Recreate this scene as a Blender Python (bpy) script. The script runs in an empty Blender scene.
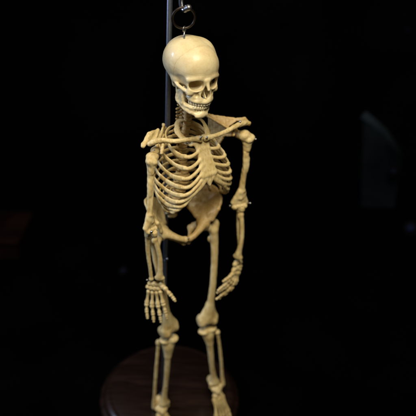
import bpy, math, random
import numpy as np
from math import sin, cos, pi, radians, sqrt, exp
random.seed(4)
sc = bpy.context.scene

# ------------------------------------------------------------------ camera
AL, RO, FPX = radians(32), radians(2.75), 650.0        # pitch down, roll, focal length for a 416 px frame
f_ = np.array([0, cos(AL), -sin(AL)]); r0 = np.array([1., 0, 0]); u0 = np.cross(r0, f_)
r_ = cos(RO)*r0 + sin(RO)*u0; u_ = cos(RO)*u0 - sin(RO)*r0
CAM = np.array([0.074, -1.0, 1.1184])
cd = bpy.data.cameras.new('camera'); cam = bpy.data.objects.new('camera', cd); sc.collection.objects.link(cam)
from mathutils import Matrix, Vector
cam.matrix_world = Matrix([[r_[i], u_[i], -f_[i], CAM[i]] for i in range(3)] + [[0, 0, 0, 1]])
cd.sensor_width = 36; cd.lens = 36*FPX/416; cd.clip_start = .05; cd.clip_end = 50
cd.dof.use_dof = True; cd.dof.focus_distance = 0.985; cd.dof.aperture_fstop = 3.4
sc.camera = cam

# ------------------------------------------------------------------ world, lamps, exposure
w = bpy.data.worlds.new('World'); sc.world = w; w.use_nodes = True
w.node_tree.nodes['Background'].inputs[0].default_value = (.5, .6, .8, 1)
w.node_tree.nodes['Background'].inputs[1].default_value = .004
sc.view_settings.view_transform = 'Standard'; sc.view_settings.look = 'None'
sc.view_settings.exposure = 0; sc.view_settings.gamma = 1
sc.render.engine = 'CYCLES'
sc.cycles.use_denoising = True
sc.cycles.max_bounces = 8; sc.cycles.diffuse_bounces = 4

def area(name, loc, target, size, power, col, sy=None):
    l = bpy.data.lights.new(name, 'AREA'); l.energy = power; l.color = col; l.size = size
    if sy: l.shape = 'RECTANGLE'; l.size_y = sy
    o = bpy.data.objects.new(name, l); sc.collection.objects.link(o)
    o.location = loc
    o.rotation_euler = (Vector(target)-Vector(loc)).to_track_quat('-Z', 'Y').to_euler()
    return o
area('key_light', (.13, -.84, 1.84), (.05, -.05, .58), .6, 27.5, (1, .915, .73))
area('window_light', (-1.42, -.16, 1.10), (.03, -.06, .6), .15, 15, (.56, .69, 1), .28)

# ------------------------------------------------------------------ materials
def mat(name, build):
    m = bpy.data.materials.new(name); m.use_nodes = True
    nt = m.node_tree; b = nt.nodes['Principled BSDF']
    build(nt, b); return m
def N(nt, t, **kw):
    n = nt.nodes.new(t)
    for k, v in kw.items():
        if k in n.inputs: n.inputs[k].default_value = v
        else: setattr(n, k, v)
    return n
def ramp(nt, fac, stops):
    n = nt.nodes.new('ShaderNodeValToRGB'); e = n.color_ramp.elements
    while len(e) < len(stops): e.new(.5)
    for q, (p, c) in zip(e, stops): q.position = p; q.color = (*c, 1)
    nt.links.new(fac, n.inputs[0]); return n
def bone_mat(name, light, mid, dark, sss=.2, rough=.48, bump=.25, streak=.12, mul=.5, pits=.35):
    def bld(nt, b):
        L = nt.links.new
        tc = N(nt, 'ShaderNodeTexCoord')
        ro = N(nt, 'ShaderNodeMapping'); ro.inputs['Rotation'].default_value = (.61, .37, .83)
        mp = N(nt, 'ShaderNodeMapping'); mp.inputs['Scale'].default_value = (1, 1, streak)
        L(tc.outputs['Object'], ro.inputs[0]); L(tc.outputs['Object'], mp.inputs[0])
        big = N(nt, 'ShaderNodeTexNoise', Scale=45., Detail=6., Roughness=.62, Distortion=.6)
        stk = N(nt, 'ShaderNodeTexNoise', Scale=330., Detail=5., Roughness=.6, Distortion=.4)
        fin = N(nt, 'ShaderNodeTexNoise', Scale=620., Detail=5., Roughness=.7, Distortion=.8)
        vor = N(nt, 'ShaderNodeTexVoronoi', Scale=420., Randomness=1.)
        for q in (big, fin, vor): L(ro.outputs[0], q.inputs['Vector'])
        L(mp.outputs[0], stk.inputs['Vector'])
        r1 = ramp(nt, big.outputs['Fac'], [(.33, mid), (.60, light)])
        r2 = ramp(nt, stk.outputs['Fac'], [(.30, dark), (.52, (1, 1, 1))])
        r3 = ramp(nt, vor.outputs['Distance'], [(.06, (.50, .34, .20)), (.17, (1, 1, 1))])
        mx = N(nt, 'ShaderNodeMix', data_type='RGBA', blend_type='MULTIPLY'); mx.inputs[0].default_value = mul
        L(r1.outputs[0], mx.inputs[6]); L(r2.outputs[0], mx.inputs[7])
        gate = ramp(nt, big.outputs['Fac'], [(.50, (0, 0, 0)), (.60, (pits, pits, pits))])
        m2 = N(nt, 'ShaderNodeMix', data_type='RGBA', blend_type='MULTIPLY'); L(gate.outputs[0], m2.inputs[0])
        L(mx.outputs[2], m2.inputs[6]); L(r3.outputs[0], m2.inputs[7]); L(m2.outputs[2], b.inputs['Base Color'])
        rr = N(nt, 'ShaderNodeMapRange'); rr.inputs['To Min'].default_value = rough-.10; rr.inputs['To Max'].default_value = rough+.12
        L(fin.outputs['Fac'], rr.inputs['Value']); L(rr.outputs[0], b.inputs['Roughness'])
        b.inputs['Subsurface Weight'].default_value = sss
        b.inputs['Subsurface Radius'].default_value = (1.0, .55, .2)
        b.inputs['Subsurface Scale'].default_value = .003
        bp = N(nt, 'ShaderNodeBump', Strength=bump, Distance=.0008)
        L(fin.outputs['Fac'], bp.inputs['Height']); L(bp.outputs[0], b.inputs['Normal'])
    return mat(name, bld)
M_BONE = bone_mat('bone', (.73, .585, .295), (.58, .42, .165), (.60, .42, .20), bump=.42, mul=.55)
M_SKULL = bone_mat('skull_bone', (.70, .585, .34), (.61, .475, .245), (.86, .76, .60), rough=.47, bump=.10, streak=.8, mul=.5, sss=.12, pits=.25)
M_TOOTH = bone_mat('tooth', (.72, .63, .43), (.66, .55, .35), (.8, .7, .5), rough=.32, bump=.05, pits=0)
M_AMBER_SHADE = bone_mat('amber_shade_bone', (.55, .39, .16), (.45, .29, .10), (.60, .42, .22), sss=.45, bump=.2)  # browner bone: shade and the amber glow of lit plastic put into the colour

def metal(name, col, rough):
    def bld(nt, b):
        tc = N(nt, 'ShaderNodeTexCoord'); n = N(nt, 'ShaderNodeTexNoise', Scale=300., Detail=3.)
        nt.links.new(tc.outputs['Object'], n.inputs['Vector'])
        r = ramp(nt, n.outputs['Fac'], [(.35, tuple(c*.8 for c in col)), (.65, col)])
        nt.links.new(r.outputs[0], b.inputs['Base Color'])
        b.inputs['Metallic'].default_value = 1; b.inputs['Roughness'].default_value = rough
    return mat(name, bld)
M_STEEL = metal('steel', (.62, .63, .66), .28)
M_DULL = metal('dull_steel', (.30, .29, .28), .42)
M_ROD = metal('rod_steel', (.25, .27, .33), .42); M_ROD.node_tree.nodes['Principled BSDF'].inputs['Metallic'].default_value = .9
M_RING = metal('ring_bronze', (.06, .047, .04), .45)
def wood(nt, b):
    L = nt.links.new
    tc = N(nt, 'ShaderNodeTexCoord'); mp = N(nt, 'ShaderNodeMapping'); mp.inputs['Scale'].default_value = (4, 40, 8)
    n = N(nt, 'ShaderNodeTexNoise', Scale=2.2, Detail=6., Roughness=.6, Distortion=1.2)
    L(tc.outputs['Object'], mp.inputs[0]); L(mp.outputs[0], n.inputs['Vector'])
    r = ramp(nt, n.outputs['Fac'], [(.3, (.006, .0027, .002)), (.5, (.014, .0066, .0044)), (.7, (.028, .0130, .0087))])
    L(r.outputs[0], b.inputs['Base Color']); b.inputs['Roughness'].default_value = .26
    b.inputs['Coat Weight'].default_value = .7; b.inputs['Coat Roughness'].default_value = .25
    bp = N(nt, 'ShaderNodeBump', Strength=.12, Distance=.001); L(n.outputs['Fac'], bp.inputs['Height']); L(bp.outputs[0], b.inputs['Normal'])
M_WOOD = mat('mahogany', wood)
def dark(name, a, c, rough, scale=6., spec=.0):
    def bld(nt, b):
        tc = N(nt, 'ShaderNodeTexCoord'); n = N(nt, 'ShaderNodeTexNoise', Scale=scale, Detail=5.)
        nt.links.new(tc.outputs['Object'], n.inputs['Vector'])
        r = ramp(nt, n.outputs['Fac'], [(.35, a), (.7, c)])
        nt.links.new(r.outputs[0], b.inputs['Base Color']); b.inputs['Roughness'].default_value = rough; b.inputs['Specular IOR Level'].default_value = spec
    return mat(name, bld)
M_TABLE = dark('black_table', (.0005, .0005, .0005), (.0012, .0012, .0014), 1.)
M_WALL = dark('black_wall', (.002, .002, .002), (.006, .005, .005), .9, 2.)

b_ = M_SKULL.node_tree.nodes['Principled BSDF']; b_.inputs['Coat Weight'].default_value = .16; b_.inputs['Coat Roughness'].default_value = .16

# ------------------------------------------------------------------ helpers: pixel + depth -> point standing in the place
def ray(px, py): return f_ + r_*(px-208)/FPX - u_*(py-208)/FPX
def P(px, py, d):                          # d: millimetres in front of the stand's rod
    q = ray(px, py); t = (-d/1000-CAM[1])/q[1]; return CAM + q*t
def R(rpx, X): return rpx*float((np.asarray(X)-CAM) @ f_)/FPX
def frame(yaw, pitch, roll):               # anatomical axes: X right as seen, Y front, Z up
    yaw, pitch, roll = map(radians, (yaw, pitch, roll))
    cy, sy, cp, sp, cr, sr = cos(yaw), sin(yaw), cos(pitch), sin(pitch), cos(roll), sin(roll)
    return np.diag([1, -1, 1.]) @ np.array([[cy, sy, 0], [-sy, cy, 0], [0, 0, 1]]) @ np.array([[1, 0, 0], [0, cp, sp], [0, -sp, cp]]) @ np.array([[cr, 0, sr], [0, 1, 0], [-sr, 0, cr]])

# ------------------------------------------------------------------ signed distance modelling + surface nets
class SDF:
    def __init__(s): s.p = []
    def _a(s, fn, lo, hi, op, k): s.p.append((fn, np.asarray(lo, float), np.asarray(hi, float), op, k)); return s
    def cone(s, a, b, r1, r2=None, k=4, op='+'):
        r2 = r1 if r2 is None else r2
        a = np.asarray(a, float); b = np.asarray(b, float); ab = b-a; L = max(ab @ ab, 1e-9)
        def fn(X, Y, Z):
            t = np.clip(((X-a[0])*ab[0]+(Y-a[1])*ab[1]+(Z-a[2])*ab[2])/L, 0, 1)
            return np.sqrt((X-a[0]-t*ab[0])**2+(Y-a[1]-t*ab[1])**2+(Z-a[2]-t*ab[2])**2)-(r1+(r2-r1)*t)
        m = max(r1, r2); return s._a(fn, np.minimum(a, b)-m, np.maximum(a, b)+m, op, k)
    def chain(s, pts, k=4, op='+'):        # pts: (x,y,z,r)
        q = np.asarray(pts, float)
        if len(q) > 2 and len(q) < 14: q = spline(q, 5*(len(q)-1)+1)
        def fn(X, Y, Z):
            d = None
            for u, v in zip(q, q[1:]):
                ab = v[:3]-u[:3]; L = max(ab @ ab, 1e-9)
                t = np.clip(((X-u[0])*ab[0]+(Y-u[1])*ab[1]+(Z-u[2])*ab[2])/L, 0, 1)
                e = np.sqrt((X-u[0]-t*ab[0])**2+(Y-u[1]-t*ab[1])**2+(Z-u[2]-t*ab[2])**2)-(u[3]+(v[3]-u[3])*t)
                d = e if d is None else np.minimum(d, e)
            return d
        return s._a(fn, (q[:, :3]-q[:, 3:]).min(0), (q[:, :3]+q[:, 3:]).max(0), op, k)
    def ball(s, c, r, k=4, op='+'): return s.cone(c, c, r, r, k, op)
    def ell(s, c, r, k=4, op='+', M=None):  # M rows: ellipsoid axes
        c = np.asarray(c, float); r = np.asarray(r, float); M = np.eye(3) if M is None else np.asarray(M, float)
        def fn(X, Y, Z):
            x, y, z = X-c[0], Y-c[1], Z-c[2]
            q = [(x*M[i, 0]+y*M[i, 1]+z*M[i, 2])/r[i] for i in range(3)]
            k0 = np.sqrt(q[0]**2+q[1]**2+q[2]**2)
            k1 = np.sqrt((q[0]/r[0])**2+(q[1]/r[1])**2+(q[2]/r[2])**2)+1e-9
            return k0*(k0-1)/k1
        e = np.sqrt(((M*r[:, None])**2).sum(0)); return s._a(fn, c-e, c+e, op, k)
    def tri(s, a, b, c, th, k=3, op='+'):
        a, b, c = (np.asarray(v, float) for v in (a, b, c)); n = np.cross(b-a, c-a); n2 = n @ n
        def fn(X, Y, Z):
            p = np.stack([np.broadcast_to(v, np.broadcast(X, Y, Z).shape) for v in (X, Y, Z)], -1)
            d2 = None; ins = 0
            for u, v in ((a, b), (b, c), (c, a)):
                e = v-u; w = p-u
                t = np.clip((w @ e)/(e @ e), 0, 1)
                q = w-t[..., None]*e; q = (q*q).sum(-1)
                d2 = q if d2 is None else np.minimum(d2, q)
                ins = ins+np.sign(w @ np.cross(n, e))
            pl = ((p-a) @ n)**2/n2
            return np.sqrt(np.where(ins >= 2, pl, d2))-th
        return s._a(fn, np.minimum(np.minimum(a, b), c)-th, np.maximum(np.maximum(a, b), c)+th, op, k)
    def quad(s, a, b, c, d, th, k=3, op='+'): s.tri(a, b, c, th, k, op); return s.tri(a, c, d, th, k, op)
    def mesh(s, h, noise=0., nscale=12., seed=0):
        lo = np.min([p[1] for p in s.p if p[3] == '+'], 0)-3*h; hi = np.max([p[2] for p in s.p if p[3] == '+'], 0)+3*h
        n = np.ceil((hi-lo)/h).astype(int)+1
        ax = [lo[i]+h*np.arange(n[i]) for i in range(3)]
        D = np.full(n, 1e3)
        for fn, a, b, op, k in s.p:
            m = k+3*h
            i0 = np.maximum(np.floor((a-m-lo)/h).astype(int), 0); i1 = np.minimum(np.ceil((b+m-lo)/h).astype(int)+1, n)
            if (i1 <= i0).any(): continue
            sl = tuple(slice(i0[j], i1[j]) for j in range(3))
            d = fn(ax[0][sl[0]][:, None, None], ax[1][sl[1]][None, :, None], ax[2][sl[2]][None, None, :])
            o = D[sl]
            if op == '+': hh = np.maximum(k-np.abs(o-d), 0)/k; D[sl] = np.minimum(o, d)-hh*hh*k/4
            else: d = -d; hh = np.maximum(k-np.abs(o-d), 0)/k; D[sl] = np.maximum(o, d)+hh*hh*k/4
        if noise:
            rg = np.random.RandomState(seed)
            for o_ in range(9):
                v = rg.normal(size=3); v /= np.linalg.norm(v); fq = 2*pi/nscale*(.5+1.6*rg.rand()); ph = rg.rand()*7
                D += noise/3*np.sin(fq*(ax[0][:, None, None]*v[0]+ax[1][None, :, None]*v[1]+ax[2][None, None, :]*v[2])+ph)
        V, F = surfnet(D, lo, h)
        G = np.gradient(D, h)
        def tri(A, V):
            p = np.clip((V-lo)/h, 0, np.array(D.shape)-1.001); i = p.astype(int); t = p-i; o = 0
            for a in (0, 1):
                for b in (0, 1):
                    for c in (0, 1):
                        o = o+A[i[:, 0]+a, i[:, 1]+b, i[:, 2]+c]*(t[:, 0] if a else 1-t[:, 0])*(t[:, 1] if b else 1-t[:, 1])*(t[:, 2] if c else 1-t[:, 2])
            return o
        for _ in range(3):
            V, F = relax(V, F, 1, ((.5, 0),)) 
            d = tri(D, V); g = np.stack([tri(x, V) for x in G], 1); g2 = np.maximum((g*g).sum(1), .05)
            st = np.clip(d/g2, -h, h); V = V-st[:, None]*g*.9
        return relax(V, F, 2)
def relax(V, F, it=5, lams=((.5, -.52),)):
    E = np.concatenate([F[:, [0, 1]], F[:, [1, 2]], F[:, [2, 3]], F[:, [3, 0]]]); E = np.concatenate([E, E[:, ::-1]])
    deg = np.bincount(E[:, 0], minlength=len(V))[:, None].astype(float)
    for _ in range(it):
        for lam in lams[0]:
            if not lam: continue
            A = np.stack([np.bincount(E[:, 0], V[E[:, 1], j], minlength=len(V)) for j in range(3)], 1)/np.maximum(deg, 1)
            V = V+lam*(A-V)
    return V, F
def surfnet(D, lo, h):
    S = D < 0; n = np.array(D.shape)
    cnt = np.zeros(n-1, np.int8)
    for i in (0, 1):
        for j in (0, 1):
            for k in (0, 1): cnt += S[i:n[0]-1+i, j:n[1]-1+j, k:n[2]-1+k]
    act = (cnt > 0) & (cnt < 8); idx = np.argwhere(act); ids = np.full(n-1, -1, np.int64); ids[act] = np.arange(len(idx))
    acc = np.zeros((len(idx), 3)); num = np.zeros(len(idx))
    for axis in range(3):
        for p in (0, 1):
            for q in (0, 1):
                a = np.zeros(3, int); o = [x for x in range(3) if x != axis]; a[o[0]] = p; a[o[1]] = q
                b = a.copy(); b[axis] = 1
                A, B = idx+a, idx+b
                da = D[A[:, 0], A[:, 1], A[:, 2]]; db = D[B[:, 0], B[:, 1], B[:, 2]]
                m = (da < 0) != (db < 0); t = da[m]/(da[m]-db[m])
                acc[m] += a+t[:, None]*(b-a); num[m] += 1
    V = lo+h*(idx+acc/num[:, None]); F = []
    for axis in range(3):
        o = [(axis+1) % 3, (axis+2) % 3]
        sl0 = [slice(1, n[x]-1) for x in range(3)]; sl0[axis] = slice(0, n[axis]-1)
        sl1 = list(sl0); sl1[axis] = slice(1, n[axis])
        s0, s1 = S[tuple(sl0)], S[tuple(sl1)]
        base = np.argwhere(s0 != s1); st = np.array([1 if x != axis else 0 for x in range(3)])
        flip = s1[base[:, 0], base[:, 1], base[:, 2]]; g = base+st
        def cell(d1, d2):
            c = g.copy(); c[:, o[0]] -= d1; c[:, o[1]] -= d2; return ids[c[:, 0], c[:, 1], c[:, 2]]
        qd = np.stack([cell(1, 1), cell(0, 1), cell(0, 0), cell(1, 0)], 1)
        qd[flip] = qd[flip][:, ::-1]; F.append(qd)
    return V, np.concatenate(F)

def merge(parts):
    V, F, o = [], [], 0
    for v, f in parts: V.append(np.asarray(v)); F += [[i+o for i in q] for q in f]; o += len(v)
    return np.concatenate(V), F
def obj(name, vf, material, parent=None, flip=False, smooth=True, label=None):
    V, F = vf; V = np.asarray(V, float)
    off = np.zeros(3)
    p = parent
    while p is not None: off += np.array(p.location); p = p.parent
    me = bpy.data.meshes.new(name)
    F = [list(map(int, q)) for q in F]
    if flip: F = [q[::-1] for q in F]
    me.from_pydata((V-off).tolist(), [], F); me.update()
    if smooth: me.polygons.foreach_set('use_smooth', [True]*len(me.polygons))
    me.materials.append(material)
    o = bpy.data.objects.new(name, me); sc.collection.objects.link(o)
    if parent: o.parent = parent
    if label: o['label'] = label
    return o
def thing(name, label, cat, loc=(0, 0, 0), group=None):
    o = bpy.data.objects.new(name, None); sc.collection.objects.link(o); o.empty_display_size = .02
    o.location = loc; o['label'] = label; o['category'] = cat
    if group: o['group'] = group
    return o
def tag(o, label, cat): o['label'] = label; o['category'] = cat; return o
def spline(pts, n):
    p = np.asarray(pts, float); p = np.vstack([2*p[0]-p[1], p, 2*p[-1]-p[-2]])
    # centripetal-ish Catmull-Rom sampled evenly
    out = []
    for i in range(1, len(p)-2):
        t = np.linspace(0, 1, 24, endpoint=False)[:, None]
        a, b, c, d = p[i-1:i+3]
        out.append(.5*(2*b+(c-a)*t+(2*a-5*b+4*c-d)*t**2+(3*b-a-3*c+d)*t**3))
    q = np.vstack(out+[p[-2:-1]])
    L = np.r_[0, np.cumsum(np.linalg.norm(np.diff(q[:, :3], axis=0), axis=1))]
    s = np.linspace(0, L[-1], n)
    return np.stack([np.interp(s, L, q[:, j]) for j in range(q.shape[1])], 1)
def tube(pts, rad, seg=12, up=None, flat=1.0):
    # sweep; rad: scalar or list; up: list of outward directions (for flattened ribs); flat: thickness/height ratio
    p = np.asarray(pts); n = len(p); rad = np.broadcast_to(rad, (n,)); T = np.gradient(p, axis=0); T /= np.linalg.norm(T, axis=1)[:, None]
    V = []
    nv = np.array([.31, .77, .55]) if up is None else None
    for i in range(n):
        o = nv if up is None else np.asarray(up[i])
        o = o-T[i]*(o @ T[i]); o /= np.linalg.norm(o); nv = o
        b = np.cross(T[i], o)
        for k in range(seg):
            a = 2*pi*k/seg; V.append(p[i]+rad[i]*(flat*cos(a)*o+sin(a)*b))
    F = [[i*seg+k, i*seg+(k+1) % seg, (i+1)*seg+(k+1) % seg, (i+1)*seg+k] for i in range(n-1) for k in range(seg)]
    F += [list(range(seg))[::-1], [(n-1)*seg+k for k in range(seg)]]
    return np.array(V), F
def lathe(prof, c, seg=96):
    c = np.asarray(c); V = []; n = len(prof)
    for r, z in prof:
        for k in range(seg): V.append(c+np.array([r*cos(2*pi*k/seg), r*sin(2*pi*k/seg), z]))
    F = [[i*seg+k, i*seg+(k+1) % seg, (i+1)*seg+(k+1) % seg, (i+1)*seg+k] for i in range(n-1) for k in range(seg)]
    F += [list(range(seg))[::-1], [(n-1)*seg+k for k in range(seg)]]
    return np.array(V), F
def place(vf, ac, bc, A, B, front, lat, st):
    # put a canonical bone (axis ac->bc) between world points A and B; lat = +1 / -1: side the bone's +X looks to
    V, F = vf; V = np.asarray(V); ac = np.asarray(ac, float); bc = np.asarray(bc, float); A = np.asarray(A); B = np.asarray(B)
    def basis(e3, fr):
        e2 = fr-e3*(fr @ e3); e2 = e2/np.linalg.norm(e2); return e2
    Lc = np.linalg.norm(ac-bc); e3c = (ac-bc)/Lc; e2c = basis(e3c, np.array([0, 1., 0])); e1c = np.cross(e2c, e3c)
    Lw = np.linalg.norm(A-B); e3 = (A-B)/Lw; e2 = basis(e3, np.asarray(front)); e1 = np.cross(e3, e2)*lat
    if e1c[0] < 0: e1c = -e1c
    d = V-ac; s = Lw/Lc
    W = A+np.outer(d @ e1c, e1)*st+np.outer(d @ e2c, e2)*st+np.outer(d @ e3c, e3)*s
    det = np.linalg.det(np.stack([e1, e2, e3]))*np.linalg.det(np.stack([e1c, e2c, e3c]))
    return (W, F), det < 0
def screw(A, direction, r, L, parent):
    # round-headed steel pin
    A = np.asarray(A); d = np.asarray(direction, float); d = d/np.linalg.norm(d)
    pts = [A+d*x for x in (0, L*.55, L*.6, L*.62, L*.9, L)]
    return obj('pin', tube(pts, [r*.55, r*.55, r*.55, r, r*.95, r*.4], 14), M_STEEL, parent)

# ------------------------------------------------------------------ the setting
def plane(name, vs, m):
    o = obj(name, (np.array(vs, float), [[0, 1, 2, 3]]), m, smooth=False); o['kind'] = 'structure'; return o
ZT = -.036
plane('table_surface', [(-2.2, -1.6, ZT), (2.2, -1.6, ZT), (2.2, 1.1, ZT), (-2.2, 1.1, ZT)], M_TABLE)
plane('wall', [(-4, 2.6, -3), (4, 2.6, -3), (4, 2.6, 3), (-4, 2.6, 3)], M_WALL)

# ------------------------------------------------------------------ things lost in the dark behind
def box(lo, hi, bev=.004):
    m = SDF(); lo = np.asarray(lo)*1000; hi = np.asarray(hi)*1000
    c, h = (lo+hi)/2, (hi-lo)/2-bev*1000
    def fn(X, Y, Z):
        q = [np.abs(X-c[0])-h[0], np.abs(Y-c[1])-h[1], np.abs(Z-c[2])-h[2]]
        return np.sqrt(sum(np.maximum(v, 0)**2 for v in q))+np.minimum(np.maximum(np.maximum(q[0], q[1]), q[2]), 0)-bev*1000
    m._a(fn, lo, hi, '+', 1); v, f = m.mesh(max(2., float((hi-lo).max())/90)); return v*.001, f
M_CRATE = dark('dark_brown_wood', (.003, .0014, .0011), (.008, .0035, .0027), .8, 9.)
M_PANEL = dark('blue_grey_panel', (.003, .0042, .0055), (.008, .0105, .0125), .8, 7.)
M_EDGE = dark('panel_edge_grey', (.008, .011, .014), (.018, .024, .029), .7, 9.)
M_BLACK = dark('black_plastic', (.002, .002, .002), (.004, .004, .004), .6)
cr = thing('storage_box', 'dark reddish brown wooden box at the left edge, blurred in the shadows', 'box', (-.69, .57, ZT+.001))
obj('box_body', box((-.92, .50, ZT+.001), (-.462, .65, ZT+.062)), M_CRATE, cr)
obj('lid', box((-.93, .49, ZT+.0625), (-.455, .66, ZT+.078)), M_CRATE, cr)
pn = thing('tilted_panel', 'faint blue grey panel leaning in the dark behind at the right', 'panel', (.70, 1.0, ZT+.001))
pq = [P(364, 116, -930), P(384, 132, -930), P(402, 158, -930), P(396, 200, -900), P(362, 203, -900)]
pq[3][2] = pq[4][2] = ZT+.002; pb = [p+np.array([0, .02, 0]) for p in pq]
obj('panel_sheet', (np.array(pq+pb), [[0, 1, 2, 3, 4], [9, 8, 7, 6, 5]]+[[(k+1) % 5, k, k+5, (k+1) % 5+5] for k in range(5)]), M_PANEL, pn, smooth=False)
obj('panel_edge', tube([p+np.array([0, .01, 0]) for p in pq[:3]], .014, 10), M_EDGE, pn)
def led(px_, py_, d, r, power, label):
    c = P(px_, py_, d); t = thing('indicator_light', label, 'light', tuple(c), 'small blue lights in the dark background')
    dn = CAM-c; dn /= np.linalg.norm(dn)
    obj('housing', tube([c-dn*.02, c-dn*.004, c-dn*.002], [r*1.5, r*1.5, r*1.3], 18), M_BLACK, t)
    def bl(nt, b):
        b.inputs['Base Color'].default_value = (.002, .002, .004, 1); b.inputs['Roughness'].default_value = .8; b.inputs['Specular IOR Level'].default_value = .1; b.inputs['Emission Color'].default_value = (.06, .14, 1, 1)
        tc = N(nt, 'ShaderNodeTexCoord'); ln = N(nt, 'ShaderNodeVectorMath', operation='LENGTH'); nt.links.new(tc.outputs['Object'], ln.inputs[0])
        mr = N(nt, 'ShaderNodeMapRange', interpolation_type='SMOOTHERSTEP'); mr.inputs['From Max'].default_value = r; mr.inputs['To Min'].default_value = power; mr.inputs['To Max'].default_value = 0
        nt.links.new(ln.outputs['Value'], mr.inputs['Value']); nt.links.new(mr.outputs[0], b.inputs['Emission Strength'])
    obj('lens', tube([c-dn*.003, c+dn*r*.2, c+dn*r*.6, c+dn*r*.8], [r, r, r*.7, r*.2], 18), mat('blue_lens', bl), t)
led(394, 171, -860, .013, .07, 'faint blue light in front of the blue grey panel')
led(411, 228, -500, .015, .20, 'brightest blue light, at the right edge below the panel')
led(409, 30, -1900, .016, .05, 'faint blue light high at the right edge of the picture')
led(124, 271, -330, .010, .07, 'dim blue light behind and left of the skeleton hand')

# ------------------------------------------------------------------ display stand and ring
BC = np.array([.008, .020, 0.])
stand = thing('display_stand', 'round dark mahogany base with a thin steel upright rod behind the skeleton', 'stand', (BC[0], BC[1], ZT+.0005))
prof = [(.0, ZT+.001), (.143, ZT+.001), (.1455, ZT+.003), (.146, ZT+.010), (.1435, ZT+.016), (.139, ZT+.019), (.1375, ZT+.0205), (.1372, ZT+.022),
        (.1355, ZT+.027), (.131, ZT+.0315), (.126, ZT+.0345), (.1225, ZT+.0355), (.1215, ZT+.0345), (.1205, ZT+.0345), (.119, ZT+.0358), (.06, ZT+.036), (.0005, ZT+.036)]
prof = [(r_q*1.075, z_q) for r_q, z_q in prof]
obj('base', lathe(prof[1:], BC, 128), M_WOOD, stand)
rb = np.array([0, 0, -.004]); 
obj('rod', tube([(-.0055, 0, -.004), (-.0028, 0, .372), (-.0028, 0, .374)], [.0034, .0034, .003], 24), M_ROD, stand)
obj('upper_rod', tube([(-.0028, 0, .374), (-.0028, 0, .376), (.002, 0, .98), (.002, 0, .984)], [.0036, .0044, .0045, .003], 24), M_ROD, stand)
obj('rod_collar', lathe([(.003, 0), (.010, 0), (.011, .002), (.010, .006), (.006, .009), (.0036, .010)], (-.0055, 0, .0005), 32), M_RING, stand)
screw((-.0005, -.004, .381), (.4, -1, .1), .0022, .008, stand)
HK = P(183.5, 10, 78)                          # lowest point of the hook
hz = .955
arm = spline([(.0018, 0, hz), (.006, -.03, hz+.004), (.5*HK[0], -.06, hz+.004), (HK[0]-.003, HK[1]+.006, hz-.012), (HK[0]-.004, HK[1]+.006, HK[2]+.02), (HK[0]-.003, HK[1]+.0055, HK[2]+.004), (HK[0]+.002, HK[1]+.001, HK[2]-.0005), (HK[0]+.0055, HK[1]-.005, HK[2]+.006)], 60)
obj('hook_arm', tube(arm, .0036, 16), M_STEEL, stand)
knob = SDF().cone((-1.5, 1, -1), (2, -2, 1.5), 4.0, 4.3, 1).mesh(.6)
obj('hook_tip', (knob[0]*1e-3+HK+np.array([.0055, -.005, .004]), knob[1]), M_DULL, stand)

# ================================================================== THE SKELETON
skel = thing('anatomical_skeleton', 'cream plastic human skeleton model hanging by a ring from the skull', 'skeleton', (.035, -.05, .0))
MM = 1e-3
# ---------------- skull
SK_R, SK_S, SK_O = frame(35, 2.5, 1.5), .482*MM, P(190.7, 79.4, 70)
def sk(v):
    v = np.array(v, float); v[..., 2] = np.where(v[..., 2] < -14, -14+(v[..., 2]+14)*.88, v[..., 2])
    v[..., 0] *= 1+.20*np.clip((-12-v[..., 2])/24, 0, 1)*np.clip((v[..., 1]-20)/40, 0, 1)
    return SK_O+SK_S*(v @ SK_R.T)
def bx(s, f):
    for x in (-1, 1): f(lambda p, x=x: (p[0]*x,)+tuple(p[1:]))
S = SDF()
S.ell((0, -14, 58), (77, 95, 74), 4)
S.ell((0, 46, 56), (60, 42, 56), 22); S.ell((0, -60, 42), (56, 46, 46), 18); S.ell((0, -10, 14), (56, 62, 30), 16)
for x in (-1, 1):
    S.ell((x*42, -10, 74), (34, 50, 46), 16)                     # parietal boss
S.ell((0, 54, 6), (44, 26, 34), 12)                               # mid face core
for x in (-1, 1):
    m = lambda *p: (x*p[0],)+p[1:]
    S.ell(m(-68, 42, 8), (13, 26, 26), 10, '-')                   # temporal fossa
    S.chain([m(-51, 65, 30)+(5.,), m(-41, 76, 34)+(4.6,), m(-24, 83, 37)+(4.6,), m(-8, 85, 33)+(6.,)], 14)   # brow
    S.chain([m(-50, 66, 32)+(6.,), m(-50, 64, 16)+(5.5,), m(-47, 66, 2)+(6.5,)], 5)                       # lateral rim
    S.ell(m(-43, 66, -9), (13, 12, 11), 7)                        # cheek
    S.chain([m(-44, 70, -1)+(5.5,), m(-30, 78, -3)+(5.5,), m(-17, 84, 4)+(5.,)], 6)
    S.chain([m(-5, 89, 30)+(5.,), m(-9, 87, 12)+(4.,), m(-18, 82, -14)+(6.,), m(-14, 86, -32)+(7.,)], 6)  # frontal process
    S.chain([m(-32, 50, -30)+(9.,), m(-28, 62, -36)+(9.,), m(-20, 78, -40)+(9.,), m(-9, 87, -41)+(8.5,), m(0, 89, -41)+(8.5,)], 7)  # alveolar arch
    S.ell(m(-25, 62, -22), (13, 18, 16), 8)
    S.chain([m(0, 88, 30)+(5.,), m(0, 97, 14)+(4.,), m(0, 102, 6)+(3.4,)], 4)                           # nasal bones
    S.ell(m(-50, -10, -6), (10, 12, 15), 10); S.ell(m(-56, 0, 12), (10, 18, 12), 12)                       # mastoid
    S.ell(m(-60, 3, -2), (6, 5, 6), 3, '-')                       # ear opening
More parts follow.
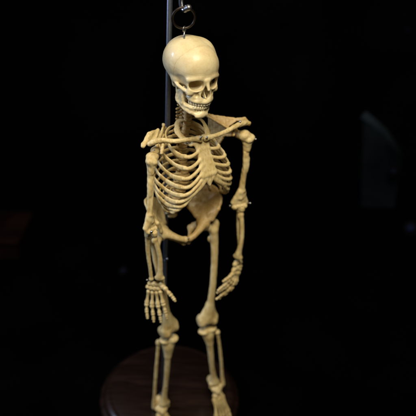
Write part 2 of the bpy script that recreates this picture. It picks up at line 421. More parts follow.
for x in (-1, 1):
    m = lambda *p: (x*p[0],)+p[1:]
    ax = np.array([x*-.25, 1, 0]); ax /= np.linalg.norm(ax); e1 = np.array([ax[1], -ax[0], 0.])
    S.ell(m(-29.5, 67, 15.5), (20, 37, 17.5), 4, '-', [e1, ax, [0, 0, 1]])                                   # orbit
    S.ell(m(-31, 84, 15), (19, 14, 15.5), 4, '-', [e1, ax, [0, 0, 1]])
    S.ell(m(-8, 90, -15), (8, 22, 11), 2, '-'); S.ell(m(-26, 83, -19), (5, 7, 6), 5, '-')                 # nose, canine fossa
    S.cone(m(-4.5, 90, -8), m(-2.5, 96, 4), 5.5, 3.5, 2, '-')
S.cone((0, 74, -26), (0, 92, -27), 1.6, 1.4, 2)
S.tri((0, 92, -28), (0, 66, -28), (0, 70, 2), 1.2, 1)             # septum
S.ell((0, 45, -50), (21, 34, 14), 4, '-')                         # palate
S.ell((0, -12, -24), (16, 18, 10), 3, '-')
for x in (-1, 1):
    m = lambda *p: (x*p[0],)+p[1:]
    S.chain([m(-46, 64, -8)+(6.2,), m(-54, 50, -6)+(5.8,), m(-60, 30, -1)+(5.2,), m(-61, 14, 3)+(5.,), m(-57, 2, 7)+(6,)], 4)   # zygomatic arch
v, f = S.mesh(1.3, .2, 40, 1)
skull = obj('skull', (sk(v), f), M_SKULL, skel, True)
# mandible
J = SDF()
for x in (-1, 1):
    m = lambda *p: (x*p[0],)+p[1:]
    J.chain([m(-52, 6, -7)+(5.5,), m(-49, 7, -30)+(5.,), m(-46, 6, -58)+(6.,), m(-43, 16, -68)+(6.,), m(-37, 38, -76)+(6.2,), m(-28, 60, -83)+(6.4,), m(-15, 77, -89)+(6.8,), m(0, 82, -91)+(7.5,)], 5)
    J.chain([m(-40, 36, -58)+(5.,), m(-33, 52, -64)+(5.2,), m(-26, 66, -66)+(5.2,), m(-14, 78, -68)+(5.,), m(0, 82, -69)+(5.,)], 5)
    J.quad(m(-47, 35, -12), m(-50, 12, -24), m(-45, 8, -62), m(-41, 36, -66), 3.6, 5)
    J.chain([m(-47, 35, -4)+(3.4,), m(-45, 38, -20)+(4.6,), m(-41, 40, -55)+(5.,)], 5)
    J.quad(m(-40, 36, -62), m(-38, 38, -76), m(-24, 67, -84), m(-25, 66, -67), 4.6, 5)
    J.quad(m(-25, 67, -67), m(-24, 67, -84), m(0, 83, -90), m(0, 82, -69), 4.6, 5)
    J.ell(m(-10, 84, -95), (9, 7, 7), 6)
J.ell((0, 86, -90), (11, 8, 11), 7)
v, f = J.mesh(1.25, .3, 18, 2)
v = v+np.outer(np.minimum(v[:, 2], 0), [.055, 0, 0])
def skull_lines(m):
    # faint saw line round the skull cap and the coronal suture
    nt = m.node_tree; L = nt.links.new; b = nt.nodes['Principled BSDF']; src = b.inputs['Base Color'].links[0].from_socket
    tc = N(nt, 'ShaderNodeTexCoord'); no = N(nt, 'ShaderNodeTexNoise', Scale=260., Detail=4., Roughness=.7); L(tc.outputs['Object'], no.inputs['Vector'])
    col = src
    for ax, off, wid, jit, amt in ((SK_R[:, 2]*.995+SK_R[:, 1]*.0998, 58, .00035, .0006, .22), (SK_R[:, 1]*.94+SK_R[:, 2]*-.34, -3, .0004, .006, .30)):
        o0 = float(ax @ (SK_O-np.array([.035, -.05, 0])))+off*SK_S
        d = N(nt, 'ShaderNodeVectorMath', operation='DOT_PRODUCT'); d.inputs[1].default_value = tuple(ax); L(tc.outputs['Object'], d.inputs[0])
        j = N(nt, 'ShaderNodeMath', operation='MULTIPLY_ADD'); j.inputs[1].default_value = jit; j.inputs[2].default_value = -o0-jit*.5; L(no.outputs['Fac'], j.inputs[0])
        a = N(nt, 'ShaderNodeMath', operation='ADD'); L(d.outputs['Value'], a.inputs[0]); L(j.outputs[0], a.inputs[1])
        ab = N(nt, 'ShaderNodeMath', operation='ABSOLUTE'); L(a.outputs[0], ab.inputs[0])
        mr = N(nt, 'ShaderNodeMapRange'); mr.inputs['From Max'].default_value = wid*2; mr.inputs['To Min'].default_value = amt; mr.inputs['To Max'].default_value = 0; L(ab.outputs[0], mr.inputs['Value'])
        mx = N(nt, 'ShaderNodeMix', data_type='RGBA', blend_type='MULTIPLY'); mx.inputs[7].default_value = (.35, .22, .10, 1)
        L(mr.outputs[0], mx.inputs[0]); L(col, mx.inputs[6]); col = mx.outputs[2]
    L(col, b.inputs['Base Color'])
skull_lines(M_SKULL)
jaw = obj('mandible', (sk(v), f), M_SKULL, skull, True)
# teeth
def teeth(zg, zr, arch, wd, upper):
    parts = []
    q = spline(arch, 200); L = np.r_[0, np.cumsum(np.linalg.norm(np.diff(q, axis=0), axis=1))]
    tot = sum(wd)*2; s = (L[-1]-tot)/2 if L[-1] > tot else 0; sc_ = min(1, L[-1]/tot); pos = s
    for i, w_ in enumerate(wd[::-1]+wd):
        c = pos+w_*sc_/2; pos += w_*sc_
        x, y = (np.interp(c, L, q[:, j]) for j in (0, 1)); x2, y2 = (np.interp(c+1, L, q[:, j]) for j in (0, 1))
        t = np.array([x2-x, y2-y, 0]); t /= np.linalg.norm(t); nn = np.array([-t[1], t[0], 0]); 
        k = abs(i-len(wd)+.5); th = 3.2 if k < 3 else (4.2 if k < 5 else 5.4)
        lenz = zr-zg; zz = zg+random.uniform(-.5, .5)
        b = []
        for u in range(10):
            for v_ in range(12):
                la = pi*u/9; lo_ = 2*pi*v_/12
                sq = lambda a, e: math.copysign(abs(a)**e, a)
                b.append(np.array([x, y, (zz+zr)/2])+t*(w_*.47*sc_*sq(cos(lo_), .65)*sq(sin(la), .45))+nn*(th*sq(sin(lo_), .7)*sq(sin(la), .5))+np.array([0, 0, lenz/2*sq(cos(la), .7)]))
        F = [[u*12+v_, u*12+(v_+1) % 12, (u+1)*12+(v_+1) % 12, (u+1)*12+v_] for u in range(9) for v_ in range(12)]
        b = np.array(b)
        if not upper: b = b+np.outer(b[:, 2], [.055, 0, 0])
        parts.append((sk(b), F))
    return merge(parts)
au = [(-29, 50), (-27, 64), (-21, 79), (-11, 89.5), (0, 92.5), (11, 89.5), (21, 79), (27, 64), (29, 50)]
al = [(-28, 50), (-25.5, 64), (-20, 77), (-10, 86), (0, 88.5), (10, 86), (20, 77), (25.5, 64), (28, 50)]
obj('upper_teeth', teeth(-57, -42, au, [8.3, 6.8, 7.4, 7, 7, 9.5, 9.5], True), M_TOOTH, skull)
obj('lower_teeth', teeth(-58, -70, al, [5.6, 6, 6.8, 7, 7.2, 10.5, 10], False), M_TOOTH, jaw)
# eyelet in the crown
VX = P(184.3, 34.0, 72)
ring_pts = [VX+np.array([0, 0, .0072])+.0036*np.array([cos(a)*.5, cos(a)*.85, sin(a)]) for a in np.linspace(-pi*.5, pi*1.42, 26)]
obj('eyelet', merge([tube([VX-np.array([0, 0, .012]), VX+np.array([0, 0, .0036])], .0013, 12), tube(ring_pts, .0010, 10)]), M_DULL, skel)
# ring
RC = P(183.8, 17.9, 77); rr = 11.6/FPX*float((RC-CAM) @ f_)
ups = np.array([0.10, .25, 1]); ups /= np.linalg.norm(ups); sd = np.cross(ups, f_); sd /= np.linalg.norm(sd); e2 = np.array([0, -.25, 1]); e2 /= np.linalg.norm(e2)
rp = [RC+rr*(cos(a)*np.array([.96, .28, .0])+sin(a)*e2) for a in np.linspace(0, 2*pi, 65)]
V, F = tube(rp, .0018, 14); F = F[:-2]
hr = obj('hanging_ring', (V, F), M_RING); tag(hr, 'dark bronze split ring joining the steel hook to the skull eyelet', 'ring')

# ---------------- thorax frame
TH_R, TH_S, TH_O = frame(40, 0, 0), .50*MM, P(188.5, 122.5, 33)
def th(v): return TH_O+TH_S*(np.asarray(v) @ TH_R.T)
PV_R, PV_S, PV_O = frame(28, 5, 0), .51*MM, P(182.3, 227.5, 42)
def pv(v): return PV_O+PV_S*(np.asarray(v) @ PV_R.T)
FRONT = np.array([sin(radians(24)), -cos(radians(24)), 0])

# ---------------- spine
spine_pts = [sk((0, -8, -22)), sk((0, -14, -60)), th((0, -4, 14)), th((0, -14, -30)), th((0, -26, -90)), th((0, -26, -150)), th((0, -16, -215)), pv((0, -48, 112)), pv((0, -46, 84))]
SP = spline(spine_pts, 400); SL = np.r_[0, np.cumsum(np.linalg.norm(np.diff(SP, axis=0), axis=1))]
hts = [1.15]*2+[1.0]*5+[1.3+.04*i for i in range(12)]+[1.55]*5
def vertebra(kind):
    s = SDF(); rx, ry, sp, tp = {'c': (12, 9, 16, 19), 't': (15, 13, 40, 30), 'l': (21, 16, 34, 34)}[kind]
    s.cone((0, 0, 6), (0, 0, 9), rx*.98, rx*1.02, 3) if False else None
    s.ell((0, 0, 6.5), (rx, ry, 5), 3); s.ell((0, 0, -6.5), (rx, ry, 5), 3); s.ell((0, 0, 0), (rx*.85, ry*.85, 9), 4)
    for x in (-1, 1):
        s.chain([(x*rx*.6, -ry*.6, 2, 4.5), (x*rx*.7, -ry-9, 2, 4.5), (0, -ry-17, -2, 4.5)], 3)
        s.cone((x*rx*.8, -ry-6, 2), (x*tp, -ry-10, 3), 4.5, 4.2, 3)
        s.cone((x*rx*.65, -ry-8, -8 if kind != 'c' else -11), (x*rx*.65, -ry-8, 9 if kind != 'c' else 11), 4 if kind != 'c' else 6, 4 if kind != 'c' else 6, 3)
    s.cone((0, -ry-15, -2), (0, -ry-sp, -8 if kind != 't' else -20), 4.5, 3.6, 3)
    return s.mesh(1.5, .4, 9, 3)
VERT = {k: vertebra(k) for k in 'ctl'}
spine_o = None; cum = np.cumsum([0]+hts); first = None
fr0 = np.array([sin(radians(31)), -cos(radians(31)), 0])
sac_holder = None
def vert_world(i):
    a, b = cum[i]/cum[-1]*SL[-1], cum[i+1]/cum[-1]*SL[-1]
    A = np.array([np.interp(a, SL, SP[:, j]) for j in range(3)]); B = np.array([np.interp(b, SL, SP[:, j]) for j in range(3)])
    k = 'c' if i < 7 else ('t' if i < 19 else 'l')
    st = (.56 if i < 7 else .46+.006*(i-7))*MM
    return place(VERT[k], (0, 0, 11), (0, 0, -11), A, B, fr0, 1, st)
# discs run through the whole column: the column itself is the part, the vertebrae its pieces
spine_o = obj('spine', tube(SP[::8], [.0042]*20+[.0058]*30, 14), M_AMBER_SHADE, skel)  # browner colour darkens the inside of the rib cage
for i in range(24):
    vf, fl = vert_world(i); obj('vertebra', vf, M_AMBER_SHADE, spine_o, fl)

# ---------------- ribs
Wd = [52, 80, 100, 114, 122, 127, 130, 131, 128, 121, 106, 78]
CJ = [(40, 58, -42), (64, 82, -72), (78, 98, -102), (87, 108, -132), (93, 113, -160), (98, 112, -188), (104, 103, -214), (109, 90, -236), (112, 74, -254), (112, 54, -270), (100, 10, -282), (72, -30, -284)]
ST = [(19, 67, -36), (18, 82, -64), (18, 93, -88), (18, 102, -108), (18, 109, -126), (17, 114, -141), (14, 117, -153)]
TV = [(0, -26*sin(pi*min(1, i/9.)), -22.5*i+4) for i in range(12)]
def rib_curve(i, x):
    zt = TV[i][2]; y0 = TV[i][1]-6; c = CJ[i]; W_ = Wd[i]; dz = c[2]-zt
    if i < 10:
        pts = [(8, y0-4, zt+4), (24, y0-20, zt+2), (.52*W_, y0-34+i, zt-6+.06*dz), (.86*W_, y0-20+i, zt+.48*dz), (W_, y0+22+1.5*i, zt+.83*dz), (.955*W_, (y0+22+1.5*i)*.38+c[1]*.62, zt+1.0*dz), c]
        if i == 0: pts = [(8, y0, zt+4), (26, y0-12, zt+2), (46, y0+2, zt-6), (53, y0+24, zt-20), c]
    else:
        pts = [(8, y0, zt+2), (30, y0-18, zt-4), (.6*W_, y0-24, zt+.25*dz), (.92*W_, y0-5, zt+.62*dz), c]
    rg = random.Random(i*7+x+50); j = lambda k: rg.uniform(-1, 1)*(2.2 if 1 < k < len(pts)-1 else 0)
    return [(x*(p[0]+j(k)), p[1]+j(k), p[2]+j(k)*1.2) for k, p in enumerate(pts)]
def full_curve(i, x):
    r = rib_curve(i, x)
    if i > 9: return spline(r, 56), None
    end = ST[i] if i < 7 else {7: (70, 112, -208), 8: (88, 103, -226), 9: (100, 92, -240)}[i]
    a, b = np.array(CJ[i]), np.array(end)
    mid = a*.5+b*.5+np.array([4, 5, -2 if i < 2 else (-5 if i < 4 else -9)])
    q = spline(r+[(x*mid[0], mid[1], mid[2]), (x*b[0], b[1], b[2])], 90)
    j = int(np.argmin(((q-np.array(r[-1]))**2).sum(1)))
    return spline(q[:j+1:3] if (j % 3) == 0 else np.vstack([q[:j:3], q[j:j+1]]), 56), q[j-2:]
for i in range(12):
    for x in (-1, 1):
        q = full_curve(i, x)[0]
        up = [(TH_R @ (np.array([p[0], (p[1]-20)*1.15, 0.]) if i else np.array([p[0]*.25, 0, 40.]))) for p in q]
        hh = np.linspace(6.4, 8.8, 56)*(1.2, 1.1, 1, 1, 1, 1, 1, 1, 1, .95, .8, .75)[i]; hh[:6] *= np.linspace(.75, .95, 6); hh *= 1+.07*np.sin(np.arange(56)*.31+i*2+x)+.05*np.sin(np.arange(56)*.9+i*5+2*x)
        hh[-5:] *= [1.02, 1.03, 1.02, .98, .8]
        V, F = tube(th(q), hh*TH_S, 14, up, .4)
        obj('rib', (V, F), M_BONE, skel, False)
# ---------------- sternum with costal cartilages
S = SDF()
S.quad((-30, 64, -27), (30, 64, -27), (18, 80, -62), (-18, 80, -62), 7, 3)
S.quad((-17, 80, -60), (17, 80, -60), (25, 115, -140), (-25, 115, -140), 7, 3)
S.tri((-22, 115, -138), (22, 115, -138), (0, 121, -174), 5.5, 6); S.cone((0, 119, -160), (0, 119, -184), 4.6, 2.6, 5)
S.ell((0, 64, -20), (9, 8, 7), 4, '-')
for x in (-1, 1):
    m = lambda p: (x*p[0], p[1], p[2])
    for i in range(10):
        q = full_curve(i, x)[1]
        q = spline(q, 9)
        S.chain([tuple(p)+(r,) for p, r in zip(q, np.linspace(6.6, 5.2, 9))], 6)
    mg = [(100, 92, -240), (88, 103, -226), (70, 112, -206), (46, 117, -186), (26, 119, -168), ST[6]]
    S.chain([tuple(m(p))+(5.6,) for p in spline(mg, 18)], 5)
    S.tri(m((18, 117, -150)), m((52, 117, -186)), m((36, 116, -158)), 4.2, 5)
    S.ell(m((21, 71, -29)), (8, 7, 7), 4)
v, f = S.mesh(1.4, .16, 30, 5)
obj('sternum', (th(v), f), M_BONE, skel, True)

# ---------------- shoulder girdle
def px(pts, k=1.): return [tuple(P(a, b, d)*1000)+(R(r*k, P(a, b, d))*1000,) for a, b, d, r in pts]   # world millimetres
def world_obj(name, s, h, m, parent, noise=.25, seed=7, label=None, nscale=7):
    v, f = s.mesh(h, noise, nscale, seed); return obj(name, (v*.001, f), m, parent, False, label=label)
def dens(pts, n): return [tuple(q) for q in spline(pts, n)]
s = SDF(); c = dens(px([(199.8, 138.8, 68, 3.6), (195, 138.8, 71, 2.7), (184, 140.2, 78, 2.3), (172, 141.2, 82, 2.4), (161, 140.2, 84, 2.7), (154, 142, 84, 3.0), (149.5, 144, 83, 2.5)]), 24)
s.chain(c, 1.5); world_obj('clavicle', s, .7, M_BONE, skel)
s = SDF(); c = dens(px([(205.8, 138, 60, 3.5), (210, 137, 58, 2.7), (218, 134.8, 48, 2.2), (227, 131, 34, 2.3), (236, 126, 18, 2.5), (243, 123.4, 2, 2.7), (247.5, 122.8, -6, 2.4)]), 24)
s.chain(c, 1.5); world_obj('clavicle', s, .7, M_BONE, skel)
W3 = lambda a, b, d: P(a, b, d)*1000
# right-hand scapula as seen (looking down on its upper fossa)
def scapula(ac_tip, ac_mid, sp_root, sup, inf, glen, cor0, cor1, cor2):
    s = SDF(); tip, mid, root, su, inn, gl = map(np.asarray, (ac_tip, ac_mid, sp_root, sup, inf, glen))
    ml = gl*.50+inn*.22+root*.28
    bowl = su*.3+root*.35+gl*.35+np.array([1., 3., -5.])
    for q1, q2 in ((su, root), (root, gl), (gl, su)): s.tri(q1, q2, bowl, 1.1, 3)
    s.tri(root, inn, ml, 1.0, 1.5); s.tri(root, ml, gl, 1., 1.5)
    s.cone(su, gl, 1.3, 2.4, 2); s.cone(inn, ml, 1.7, 2., 2); s.cone(ml, gl, 2., 3., 2); s.cone(su, root, 1.2, 1.3, 2); s.cone(root, inn, 1.2, 1.6, 2)
    s.cone(gl, gl, 6.6, 6.6, 4); s.cone(gl, gl*.85+root*.15, 6, 4, 4)
    s.chain([tuple(root)+(1.4,), tuple(mid*.6+root*.4)+(1.7,), tuple(mid)+(2.4,), tuple(tip*.5+mid*.5)+(3.,), tuple(tip)+(3.4,)], 2.5)
    s.tri(root, mid, gl*.6+root*.4, 1.0, 2); s.tri(mid, tip, mid*.5+tip*.5+np.array([2, 3, 5.]), 2.2, 3)
    s.chain([tuple(cor0)+(3.4,), tuple(cor1)+(3.,), tuple(cor2)+(2.6,)], 2.5)
    return s
s = scapula(W3(249, 123.5, -8), W3(238, 119.5, -28), W3(209, 115, -38), W3(205, 114.5, -18), W3(209, 160, -52), W3(240, 135, -8), W3(236, 130, -4), W3(233, 130, 8), W3(233.5, 135, 18))
world_obj('scapula', s, .8, M_AMBER_SHADE, skel)  # shaded upper fossa: its brown is put into the colour
s = scapula(W3(143, 146, 84), W3(152, 133, 56), W3(164, 136, 6), W3(164, 124.5, 16), W3(166, 172, 2), W3(155, 151, 72), W3(160, 142, 74), W3(163, 143, 82), W3(161.5, 153, 92))
s.quad(W3(143, 144, 82), W3(148, 133.5, 62), W3(158, 130, 40), W3(155, 140, 62), 1.8, 3)
s.tri(W3(158, 130, 40), W3(163.5, 135, 28), W3(155, 140, 60), 1.4, 3); s.tri(W3(162.6, 124, 16), W3(166.2, 127.5, 12), W3(163.6, 138, 8), 1.0, 2)
world_obj('scapula', s, .8, M_BONE, skel)

# ---------------- humerus
H = SDF()
H.ball((-8, -3, -4), 20, 8); H.ball((10, 4, -12), 14, 9); H.ball((2, 13, -16), 9, 6); H.cone((3, 13, -16), (4, 9, -60), 6, 2.5, 10); H.cone((13, 7, -14), (9, 5, -60), 5, 2.5, 10)
H.cone((3, 12, -8), (5, 15, -40), 3.0, 2.5, 3, '-')
H.chain([(0, 0, -20, 15.5), (2, 0, -60, 10.4), (4, 1, -120, 9.2), (1, 0, -180, 8.4), (-1, 0, -235, 9.2), (-3, 2, -262, 10.5)], 8)
H.ell((9, 4, -120), (5, 6, 32), 8); H.cone((-6, 6, -70), (4, 8, -230), 3.5, 3.5, 5); H.cone((8, 0, -150), (9, -2, -250), 3.2, 3.2, 5)
H.cone((4, 0, -235), (19, -1, -283), 8, 8, 10); H.cone((-6, 0, -235), (-26, -3, -282), 8, 8, 10)
H.tri((0, 2, -240), (18, 2, -292), (-22, 0, -292), 6, 6)
H.cone((-20, 3, -300), (-13, 3, -298), 11.5, 9, 3); H.cone((-12, 3, -298), (-3, 3, -299), 9, 10.5, 3); H.ball((11, 6, -298), 11, 4)
H.cone((3, 8, -299), (3, 14, -300), 2.6, 2.6, 2, '-')
H.ell((-6, 14, -278), (9, 7, 8), 4, '-'); H.ell((-6, -12, -278), (10, 8, 9), 4, '-')
HUM = H.mesh(1.5, .5, 26, 11)
def add(name, vf, a, b, A, B, front, lat, st, parent=skel, m=M_BONE):
    w_, fl = place(vf, a, b, A, B, front, lat, st*MM); return obj(name, w_, m, parent, fl)
LSH, LEL = P(151.5, 157, 82), P(149.8, 230, 98)
RSH, REL = P(247.3, 134.5, -4), P(240.3, 205.5, 2)
add('humerus', HUM, (0, 0, 0), (0, 2, -298), LSH, LEL, np.array([sin(radians(56)), -cos(radians(56)), 0]), -1, .53)
add('humerus', HUM, (0, 0, 0), (0, 2, -298), RSH, REL, FRONT, 1, .55)
# ---------------- ulna and radius
U = SDF()
U.ell((0, -12, 8), (11, 10, 14), 4); U.cone((0, -8, 0), (0, -4, -30), 12, 11, 6); U.cone((0, 8, -16), (0, 2, -30), 8, 10, 6); U.ball((0, 9, 3), 11, 3, '-')
U.chain([(0, -3, -28, 11), (3, -4, -70, 8.5), (4, -3, -130, 7.2), (1, -1, -200, 6), (0, 0, -235, 6.2)], 6); U.ball((0, 0, -243), 8.6, 4); U.cone((-3, -5, -243), (-4, -6, -255), 3.4, 2.4, 3)
UL = U.mesh(1.5, .3, 28, 12)
A_ = SDF()
A_.cone((0, 0, 2), (0, 0, -6), 11, 11, 2); A_.ell((0, 0, 12), (9, 9, 5), 3, '-'); A_.cone((0, 0, -10), (0, 0, -30), 7.2, 7.5, 4); A_.ell((-5, 3, -36), (7, 7, 12), 5)
A_.chain([(0, 0, -30, 8), (6, 0, -80, 8), (9, 0, -130, 8.2), (5, 0, -190, 9), (1, 0, -218, 12)], 6); A_.ell((0, 0, -230), (17, 11, 13), 6); A_.cone((11, 0, -232), (13, 0, -246), 6, 4, 4)
A_.ell((-2, 0, -246), (11, 8, 5), 3, '-')
RA = A_.mesh(1.5, .3, 28, 13)
add('ulna', UL, (0, 0, 0), (0, 0, -245), P(148, 229, 94), P(151.3, 279, 84), FRONT, -1, .50)
add('radius', RA, (0, 0, 0), (0, 0, -240), P(154.4, 233, 98), P(159.8, 279.5, 93), FRONT+np.array([-.5, 0, 0]), 1, .52)
add('ulna', UL, (0, 0, 0), (0, 0, -245), P(239.6, 203, 0), P(240.2, 258, 2), FRONT+np.array([-.5, 0, 0]), -1, .55)
add('radius', RA, (0, 0, 0), (0, 0, -240), P(241.8, 208, 4), P(237.6, 258.5, 13), FRONT+np.array([-.9, 0, 0]), 1, .53)

# ---------------- hands
def hand(carp, fingers, base_label=None):
    s = SDF()
    for a, b, d, r in carp:
        c = W3(a, b, d); k = R(r*1.08, c/1000)*1000
        s.ell(c, (k, k*.8, k*1.05), .9)
    ho = world_obj('hand', s, .42, M_BONE, skel, .25, 21, nscale=4)
    for fg in fingers:
        s = SDF(); q = [W3(a, b, d) for a, b, d, r in fg]; rs = [R(g[3]*1.1, p/1000)*1000 for g, p in zip(fg, q)]
        for i in range(len(q)-1):
            A, B = q[i], q[i+1]; e = (B-A)/np.linalg.norm(B-A); ra, rb_ = rs[i], rs[i+1]
            A2, B2 = A+e*ra*.75, B-e*rb_*.6
            s.chain([tuple(A2)+(ra*.98,), tuple(A2*.72+B2*.28)+(min(ra, rb_)*.66,), tuple(A2*.35+B2*.65)+(min(ra, rb_)*.62,), tuple(B2)+(rb_*.95,)], .6)
        world_obj('finger', s, .36, M_BONE, ho, .15, 22, nscale=3)
    return ho
hand([(150.2, 283.5, 78, 2.6), (154, 284, 81, 2.7), (157.8, 284, 84, 2.9), (161.5, 284.5, 87, 2.8), (148.2, 286.8, 78, 2.3), (151.5, 288, 80, 2.5), (155.2, 288.5, 83, 2.6), (159, 288.6, 86, 2.6), (163, 287, 90, 2.5)],
     [[(148.8, 290, 78, 1.9), (146.6, 303, 80, 2.0), (146.6, 310.5, 84, 1.6), (147.2, 315.2, 87, 1.4), (147.6, 318.6, 89, 1.1)],
      [(152.6, 291, 80, 1.9), (151.9, 304.5, 84, 2.1), (152.9, 313, 88, 1.7), (153.5, 318, 90, 1.5), (153.8, 322, 92, 1.1)],
      [(156.4, 291, 84, 2.0), (157.8, 304.5, 88, 2.2), (159.6, 313.2, 92, 1.8), (160.5, 318.2, 93, 1.5), (160.9, 322.4, 95, 1.1)],
      [(160, 290.5, 88, 2.0), (163, 303, 93, 2.2), (165.4, 310.8, 97, 1.8), (166.6, 315.4, 99, 1.5), (167.3, 319, 101, 1.1)],
      [(164.5, 287.5, 92, 2.2), (170, 294, 98, 2.0), (173.6, 298.4, 101, 1.7), (175.6, 301.6, 103, 1.2)]])
hand([(239.6, 262, 2, 2.6), (236.6, 262.5, 8, 2.6), (234.8, 264.5, 14, 2.2), (239.6, 266, 2, 2.5), (237, 267.5, 8, 2.6), (234.6, 269, 14, 2.3), (239.2, 269, 4, 2.2)],
     [[(238.8, 271, 4, 2.0), (236, 281.5, 10, 2.1), (231.5, 288.5, 18, 1.8), (225.5, 293.5, 24, 1.5), (219, 298.4, 30, 1.2)],
      [(237.6, 271.5, 8, 2.0), (234, 282.5, 16, 2.1), (228.5, 289.5, 24, 1.8), (222, 294.5, 30, 1.5), (216, 299.4, 36, 1.2)],
      [(236.2, 271.5, 12, 2.0), (231.5, 281, 22, 2.1), (226.5, 286.8, 29, 1.8), (220.5, 290.6, 35, 1.5), (216.8, 293, 39, 1.2)],
      [(235, 271, 16, 2.0), (229.5, 279.5, 27, 2.0), (225, 284.6, 33, 1.7), (220.8, 288, 38, 1.4), (217.6, 290.8, 42, 1.1)],
      [(234.2, 269, 16, 2.1), (231, 275.5, 26, 1.9), (226.8, 279, 33, 1.7), (222.8, 281.6, 38, 1.3)]])

# ---------------- pelvis
def hip(x):
    s = SDF(); m = lambda *p: (x*p[0]*(.96 if x < 0 and p[0] > 90 else 1),)+tuple(p[1:])
    asis, crest, pcr, psis, si, neck, brim = m(116, 36, 76), m(136, -6, 112), m(106, -62, 110), m(52, -88, 70), m(52, -66, 38), m(84, 2, 28), m(62, -20, 22)
    mid = m(103, -16 if x < 0 else -25, 68)
    cs = [tuple(p) for p in spline([asis, m(132, 20, 98), crest, m(130, -38, 118), pcr, psis], 11)]
    for a, b in zip(cs, cs[1:]): s.tri(a, b, mid, 3.4, 4)
    for a, b in ((psis, si), (si, brim), (brim, neck), (neck, asis)): s.tri(a, b, mid, 3.2, 4)
    s.chain([tuple(p)+(4.3,) for p in spline([asis, m(132, 20, 98), crest, m(130, -38, 118), pcr, psis], 16)], 5)
    s.cone(asis, m(108, 33, 58), 4.6, 4.6, 6); s.cone(m(100, 30, 36), m(94, 22, 24), 4.5, 8, 8); s.tri(asis, m(100, 32, 30), neck, 5, 6)
    s.cone(neck, brim, 8, 8, 8); s.cone(brim, si, 7.5, 10, 8)
    s.ball(m(84, 2, 2), 29, 8)                                           # acetabular block
    s.ball(m(99, 7, -1), 25, 3, '-')
    s.chain([m(74, 14, 8)+(19.,), m(52, 32, 2)+(12.5,), m(26, 45, -8)+(10.,), m(9, 46, -16)+(11.,)], 7)      # upper pubic branch
    s.cone(m(8, 46, -14), m(8, 36, -40), 9, 8, 6)
    s.chain([m(10, 36, -40)+(7.,), m(28, 4, -44)+(6.,), m(46, -26, -50)+(8.,), m(58, -46, -52)+(12.,)], 6)
    s.chain([m(82, -10, -8)+(18.,), m(72, -32, -34)+(13.,), m(62, -46, -54)+(14.,)], 8)                      # ischium
    s.cone(m(70, -40, -28), m(62, -50, -34), 5, 2.5, 4)
    v, f = s.mesh(1.8, .5, 44, 31)
    return obj('hip_bone', (pv(v), f), M_BONE if x < 0 else M_AMBER_SHADE, skel, True)  # right wing: amber light glow put into the colour
hip(-1); hip(1)
s = SDF()
s.ell((0, -48, 74), (26, 17, 8), 6)
for i, (y, z, wx) in enumerate(((-52, 62, 48), (-66, 44, 44), (-80, 26, 36), (-88, 6, 28), (-84, -6, 18))):
    s.ell((0, y, z), (wx, 13-i, 10), 6)
    if i < 4:
        for x in (-1, 1): s.ball((x*wx*.42, y+9, z-9), 3.6, 2, '-')
v, f = s.mesh(2.0, .6, 18, 33)
obj('sacrum', (pv(v), f), M_BONE, skel, True)

# ---------------- legs
Fm = SDF()
Fm.ball((0, 0, 0), 23, 2); Fm.cone((6, 0, -3), (42, -2, -30), 15, 15, 6); Fm.ell((54, -8, -14), (15, 17, 20), 8); Fm.ell((32, -14, -72), (9, 9, 12), 8)
Fm.chain([(44, -2, -34, 18), (46, 0, -80, 15.5), (44, 5, -150, 13.5), (38, 8, -230, 13), (30, 5, -310, 14), (24, 2, -360, 17), (20, 0, -390, 21)], 8)
Fm.cone((22, 0, -350), (-10, -2, -405), 12, 17, 14); Fm.cone((26, 0, -350), (44, -2, -405), 12, 17, 14)
Fm.ell((-9, -10, -420), (20, 31, 25), 8); Fm.ell((41, -8, -420), (19, 32, 25), 8); Fm.ell((16, 8, -410), (26, 16, 18), 8)
Fm.ell((16, 30, -418), (11, 9, 26), 6, '-'); Fm.ell((16, -22, -436), (9, 26, 18), 5, '-'); Fm.ell((16, 16, -446), (7, 14, 8), 4, '-')
FEM = Fm.mesh(2.0, .4, 42, 41)
Tb = SDF()
Tb.ell((-18, 0, -8), (21, 21, 10), 7); Tb.ell((18, 0, -8), (20, 20, 10), 7); Tb.cone((-12, 0, -14), (-2, 4, -85), 19, 12, 9); Tb.cone((12, 0, -14), (2, 4, -85), 18, 12, 9); Tb.ell((3, 15, -40), (8, 6, 18), 10)
Tb.ell((-17, 0, 7), (13, 15, 5), 3, '-'); Tb.ell((17, 0, 7), (14, 16, 5), 3, '-')
Tb.chain([(0, 4, -42, 16), (0, 6, -90, 12.5), (-1, 6, -160, 11), (-2, 3, -240, 10), (-1, 0, -310, 11.5), (0, 0, -345, 17)], 8); Tb.cone((2, 14, -60), (-2, 12, -250), 4, 3, 6); Tb.cone((-9, -2, -80), (-9, 0, -280), 3.5, 3, 5)
Tb.ell((0, 0, -356), (22, 18, 14), 6); Tb.cone((-18, 2, -355), (-21, 2, -378), 8.5, 6.5, 5); Tb.ell((4, 0, -376), (14, 20, 9), 3, '-')
TIB = Tb.mesh(1.8, .35, 38, 42)
Fb = SDF()
Fb.ell((0, 0, -4), (11, 11, 13), 4); Fb.chain([(0, 0, -10, 8), (2, 2, -60, 6.2), (3, 2, -180, 6.4), (1, 0, -290, 6.4), (0, 0, -345, 9)], 6); Fb.ell((0, 0, -362), (9, 11, 18), 6)
FIB = Fb.mesh(1.6, .3, 34, 43)
LHP, RHP = P(163, 231, 60), P(203.2, 224.5, 28)
LKN, RKN = P(169.6, 334, 62), P(207.6, 325, 26)
add('femur', FEM, (0, 0, 0), (16, -5, -444), LHP, LKN, np.array([sin(radians(50)), -cos(radians(50)), 0]), -1, .47)
add('femur', FEM, (0, 0, 0), (16, -5, -444), RHP, RKN, FRONT, 1, .47)
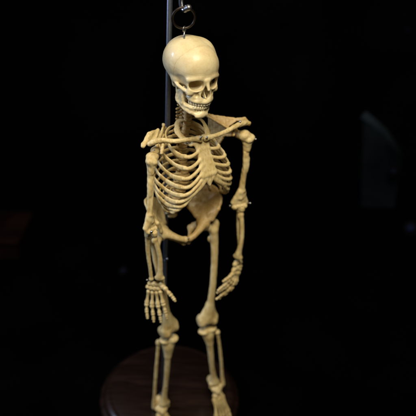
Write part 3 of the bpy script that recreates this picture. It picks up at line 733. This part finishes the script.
add('tibia', TIB, (0, 0, 0), (0, 0, -368), P(168.8, 337.5, 62), P(163.4, 405, 52), FRONT, -1, .50)
add('fibula', FIB, (0, 0, 0), (0, 0, -370), P(158.6, 341.5, 54), P(153.8, 407.5, 44), FRONT, -1, .52)
add('tibia', TIB, (0, 0, 0), (0, 0, -368), P(207.4, 328.3, 26), P(214.8, 384, 22), FRONT, 1, .50)
add('fibula', FIB, (0, 0, 0), (0, 0, -370), P(217.2, 331.5, 18), P(223, 384.5, 12), FRONT, 1, .52)
# feet (frame: X lateral, Y along the foot, Z up), hanging toes-down
FT = SDF()
FT.ell((0, 2, -14), (20, 27, 15), 6); FT.ell((0, 12, -2), (15, 20, 12), 6); FT.ell((4, -26, -34), (17, 28, 17), 8); FT.ell((3, -38, -38), (15, 15, 16), 6); FT.ell((4, 2, -4), (27, 17, 10), 8)
FT.ell((-10, 32, -20), (13, 12, 13), 4); FT.ell((14, 30, -28), (13, 16, 12), 4)
for i, (xx, yy, r) in enumerate(((-19, 50, 10), (-6, 52, 8.5), (5, 52, 8), (16, 50, 8.5), (25, 47, 7.5))): FT.ell((xx, yy-4, -24-i*2.2), (r, 11, r), 3)
FOOT = FT.mesh(1.7, .8, 14, 51)
def foot(O, lat, yaw, pitch, st):
    Rm = frame(yaw, pitch, 0) @ np.diag([lat, 1, 1.])
    tr = lambda v: O+st*MM*(np.asarray(v) @ Rm.T)
    v, f = FOOT; fo = obj('foot', (tr(v), f), M_BONE, skel, lat > 0)
    for i in range(5):
        x0 = (-19, -7, 4, 15, 25)[i]; x1 = (-26, -9, 6, 21, 35)[i]; L = (50, 62, 60, 56, 54)[i]; r = (8.5, 5.4, 5.2, 5.4, 6)[i]; y0 = 56-(i == 4)*4
        s = SDF(); z0 = -25-i*2.2
        s.chain([(x0, y0-4, z0, r*1.15), (x0*.7+x1*.3, y0+L*.3, z0-5, r*.72), (x0*.3+x1*.7, y0+L*.7, z0-12, r*.72), (x1, y0+L, z0-19, r*1.15)], 3)
        y = y0+L+2.2*r; ls = (30, 14, 0) if i == 0 else (24, 13, 9); x = x1; z = z0-21
        for l in ls:
            if not l: continue
            s.chain([(x, y, z, r*.95), (x, y+l*.5, z-1.5, r*.62), (x, y+l-r*.4, z-3, r*.78)], 2); y += l+r*.9; z -= 4
        v, f = s.mesh(1.4, .35, 9, 52+i); obj('toe', (tr(v), f), M_BONE, fo, lat > 0)
foot(P(162.2, 407.5, 56), -1, 18, 40, .50)
foot(P(216.4, 387, 26), 1, 30, 38, .52)

# ---------------- pins at the joints
for a, d, r in ((P(249.2, 203, 4), (1, -.2, .05), .0022), (P(231, 205.5, 10), (-1, -.5, 0), .002), (P(254.6, 139, 0), (1, -.3, 0), .002),
                (P(151.6, 231.5, 110), (.1, -1, .3), .0024), (P(155.2, 146.5, 94), (.2, -1, .6), .0013), (P(154.4, 150.2, 92), (-.2, -1, .5), .0012),
                (P(201, 137.4, 76), (0, -1, .7), .002), (P(207, 137.5, 66), (0, -1, .7), .002), (P(240, 122, 10), (0, -1, .8), .002), (P(148.2, 279.6, 80), (-1, -.4, 0), .0014), (pv((0, 52, -8)), (0, -1, .8), .0016)):
    screw(np.asarray(a)-.004*np.asarray(d)/np.linalg.norm(d), d, r, .008, skel)
